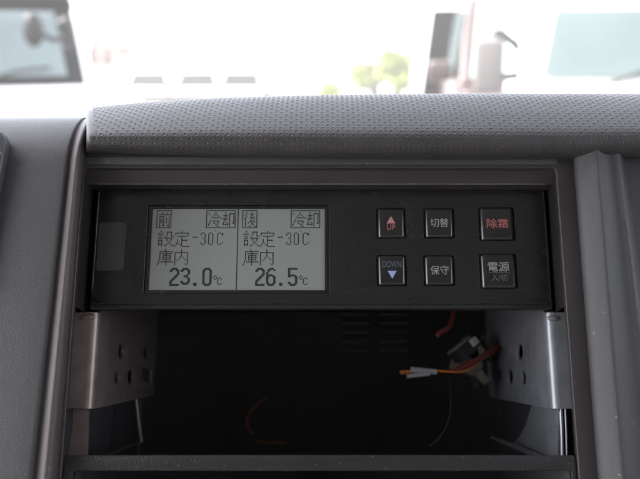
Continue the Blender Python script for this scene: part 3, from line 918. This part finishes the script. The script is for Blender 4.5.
# silver van
def van(name, label, loc, rz, paint, L_, hw, h0, h1, glass='window_glass', group=None, nose=.9, cat_='van'):
    th = Thing(name, label, cat_, base=loc, dash=False, rotz=rz, group=group)
    bm = hull(bmesh.new(), [(0, hw*.85, .35, h0*.82, .12), (.12, hw*.96, .25, h0*.93, .12), (nose*.8, hw, .22, h0, .1), (nose, hw, .22, h0+.03, .08), (L_-.1, hw, .22, h0+.05, .1), (L_, hw*.95, .3, h0, .1)])
    part('body', bm, paint, th)
    bm = hull(bmesh.new(), [(nose*.78, hw*.92, h0-.1, h0+.02, .03), (nose*.78+.45*(h1-h0), hw*.88, h0-.1, h0+(h1-h0)*.55, .06), (nose*.78+.85*(h1-h0), hw*.82, h0-.1, h1-.03, .1), (nose*.78+1.3*(h1-h0), hw*.80, h0-.1, h1, .1), (L_-.35, hw*.80, h0-.1, h1-.02, .1), (L_-.08, hw*.85, h0-.1, h0+.1, .05)])
    part('cabin', bm, paint, th)
    y0, y1 = nose*.78, nose*.78+.85*(h1-h0)
    part('windscreen', quadsheet([Vector((-hw*.82, y0-.05, h0+.06)), Vector((hw*.82, y0-.05, h0+.06)), Vector((hw*.70, y1-.14, h1-.05)), Vector((-hw*.70, y1-.14, h1-.05))], .03, 0), glass, th)
    for s in (-1, 1):
        for (a_, b_) in ((y1+.05, y1+.85), (y1+.95, L_-.7)):
            part('side_window', quadsheet([Vector((s*hw*.93, a_-.12, h0+.06)), Vector((s*hw*.93, b_, h0+.06)), Vector((s*hw*.835, b_, h1-.14)), Vector((s*hw*.835, a_+.05, h1-.14))], .03, 0), glass, th)
        part('mirror', newbox((s*(hw+.10)-.11, y0+.1, h0+.02), (s*(hw+.10)+.11, y0+.22, h0+.2), .05, 3), paint, th)
        part('headlight', newbox((s*hw*.72-.16, -.02, h0*.62), (s*hw*.72+.14, .16, h0*.78), .04, 2), 'lamp_glass', th)
        wheel(th, s*(hw-.1), .75, .31, .2); wheel(th, s*(hw-.1), L_-.75, .31, .2)
    part('bumper', newbox((-hw*.9, -.07, .22), (hw*.9, .08, .46), .05, 2), paint, th)
    return th
van('parked_van', 'dark minivan with pale window behind the mirror of the large right truck', (WP(466, 45, 6.2).x+.80, 5.9, GROUND), D2R(-6), 'silver_paint', 4.4, .85, zat(88, 6.4), zat(-14, 6.6))
k = 0
cars = [(139, 'distant white car with dark grey windscreen, left of the distant three', 'dark_glass'), (190, 'distant white car with brownish windscreen, middle of the distant three', 'dark_glass'),
        (236, 'distant white car with narrow dark windscreen, right of the distant three', 'dark_glass')]
for px, lab, gl in cars:
    d = 24; k += 1
    van('parked_car', lab, ground_pt(px, d), D2R(-2), 'white_paint', 3.6, .75, zat(90.5, d), zat(72, d), glass=gl, group='white cars parked across the yard', cat_='car')
# foliage
def crown(th, c, rx, ry, rz_, n, leaf, m, name='crown', seed=1):
    rnd = random.Random(seed); bm = bmesh.new()
    clumps = [(Vector((rnd.uniform(-1, 1), rnd.uniform(-1, 1), rnd.uniform(-.8, 1))), rnd.uniform(.25, .5)) for _ in range(14)]
    for _ in range(n):
        cc, cr = rnd.choice(clumps)
        v = Vector((rnd.gauss(0, 1), rnd.gauss(0, 1), rnd.gauss(0, 1))).normalized()*cr*rnd.uniform(.5, 1)
        q = cc*.62 + v; p = c + Vector((q.x*rx, q.y*ry, q.z*rz_))
        a = Vector((rnd.gauss(0, 1), rnd.gauss(0, 1), rnd.gauss(0, 1))).normalized(); b = a.orthogonal().normalized()
        s_ = leaf*rnd.uniform(.6, 1.4)
        bm.faces.new([bm.verts.new(p+a*s_), bm.verts.new(p+b*s_*.5), bm.verts.new(p-a*s_), bm.verts.new(p-b*s_*.5)])
    me = mesh_from(bm, name); me.materials.append(M[m]); o = link(bpy.data.objects.new(name, me)); o.parent = th.o
def tree(name, label, px, d, py_top, py_bot, wpx, m, cat_='tree', conic=False, seed=1, n=2500, leaf=.12):
    base = ground_pt(px, d); th = Thing(name, label, cat_, base=base, dash=False)
    zt, zb = zat(py_top, d), max(.1, zat(py_bot, d)); rx = wpx/2/FPX*d*1.05
    part('trunk', tube(bmesh.new(), [(0, 0, 0), (0.05, 0, zb*.6), (0, 0, (zt+zb)/2)], .09+.01*d*.3, 8), 'bark', th)
    crown(th, Vector((0, 0, (zt+zb)/2)), rx, rx, (zt-zb)/2*1.05, n, leaf, m, seed=seed)
tree('round_tree', 'pale yellow-green tree rising beside the white truck, right of centre', 397, 26, 52, 88, 46, 'leaf_light', seed=3, n=12000, leaf=.18)
tree('round_tree', 'low yellow-green tree sloping down at the left of the taller pale one', 374, 27, 65, 90, 44, 'leaf_light', seed=4, n=12000, leaf=.16)
tree('garden_bush', 'small yellow-green bush standing alone near the middle of the yard', 331, 24, 84, 110, 20, 'leaf_light', 'bush', seed=5)
tree('garden_bush', 'yellow-green bush beside the middle distant car', 208, 27, 77, 100, 14, 'leaf_light', 'bush', seed=6)
tree('cypress_tree', 'slim dark green conifer above the brown roof', 95, 34, 32, 58, 6, 'leaf_dark', seed=7, leaf=.1)
tree('round_tree', 'bright green tree behind the brown roof', 106, 38, 43, 58, 20, 'leaf_light', seed=8)
# house with brown roof far left
th = Thing('small_house', 'distant pale house with low reddish brown roof', 'house', base=ground_pt(101, 31), dash=False)
zr, ze = zat(50.5, 31), zat(57.5, 31); hw_ = 13/FPX*31
part('wall', newbox((-hw_*.93, -.2, 0), (hw_*.93, 4, ze-.02), .01), 'plaster', th)
bm = bmesh.new()
rows = [[Vector((-hw_, -.5, ze)), Vector((hw_, -.5, ze))], [Vector((-hw_*.9, 2, zr+.2)), Vector((hw_*.9, 2, zr+.2))], [Vector((-hw_, 4.4, ze)), Vector((hw_, 4.4, ze))]]
grid(bm, rows); bmesh.ops.solidify(bm, geom=bm.faces[:], thickness=.12); part('roof', bm, 'roof_tile', th)
for x_ in (-.3, .3): 
    fo = part('window', newbox((x_-.16, -.24, 1.0), (x_+.16, -.19, 1.6), .01), 'dark_glass', th)
# yard wall
th = Thing('yard_wall', 'long low white wall across the far side of the yard', 'wall', base=(0, 46, GROUND), dash=False)
part('wall_body', newbox((-30, 0, 0), (40, .3, zat(70, 46)-.5), .02), 'white_paint', th)
part('wall_coping', newbox((-30.1, -.06, zat(70, 46)-.497), (40.1, .36, zat(70, 46)-.38), .02), 'kerb', th)

# thin volume added to stand in for veiling glare over the yard
hb = newbox((-310, -310, GROUND-1), (310, 310, GROUND+9)); me = mesh_from(hb, 'haze'); ho = link(bpy.data.objects.new('haze', me)); ho['kind'] = 'stuff'
hm = bpy.data.materials.new('haze'); hm.use_nodes = True; hm.node_tree.nodes.clear()
vo_ = hm.node_tree.nodes.new('ShaderNodeVolumePrincipled'); vo_.inputs['Density'].default_value = .006; vo_.inputs['Color'].default_value = (.96, .95, .96, 1)
oo_ = hm.node_tree.nodes.new('ShaderNodeOutputMaterial'); hm.node_tree.links.new(vo_.outputs[0], oo_.inputs['Volume']); me.materials.append(hm)
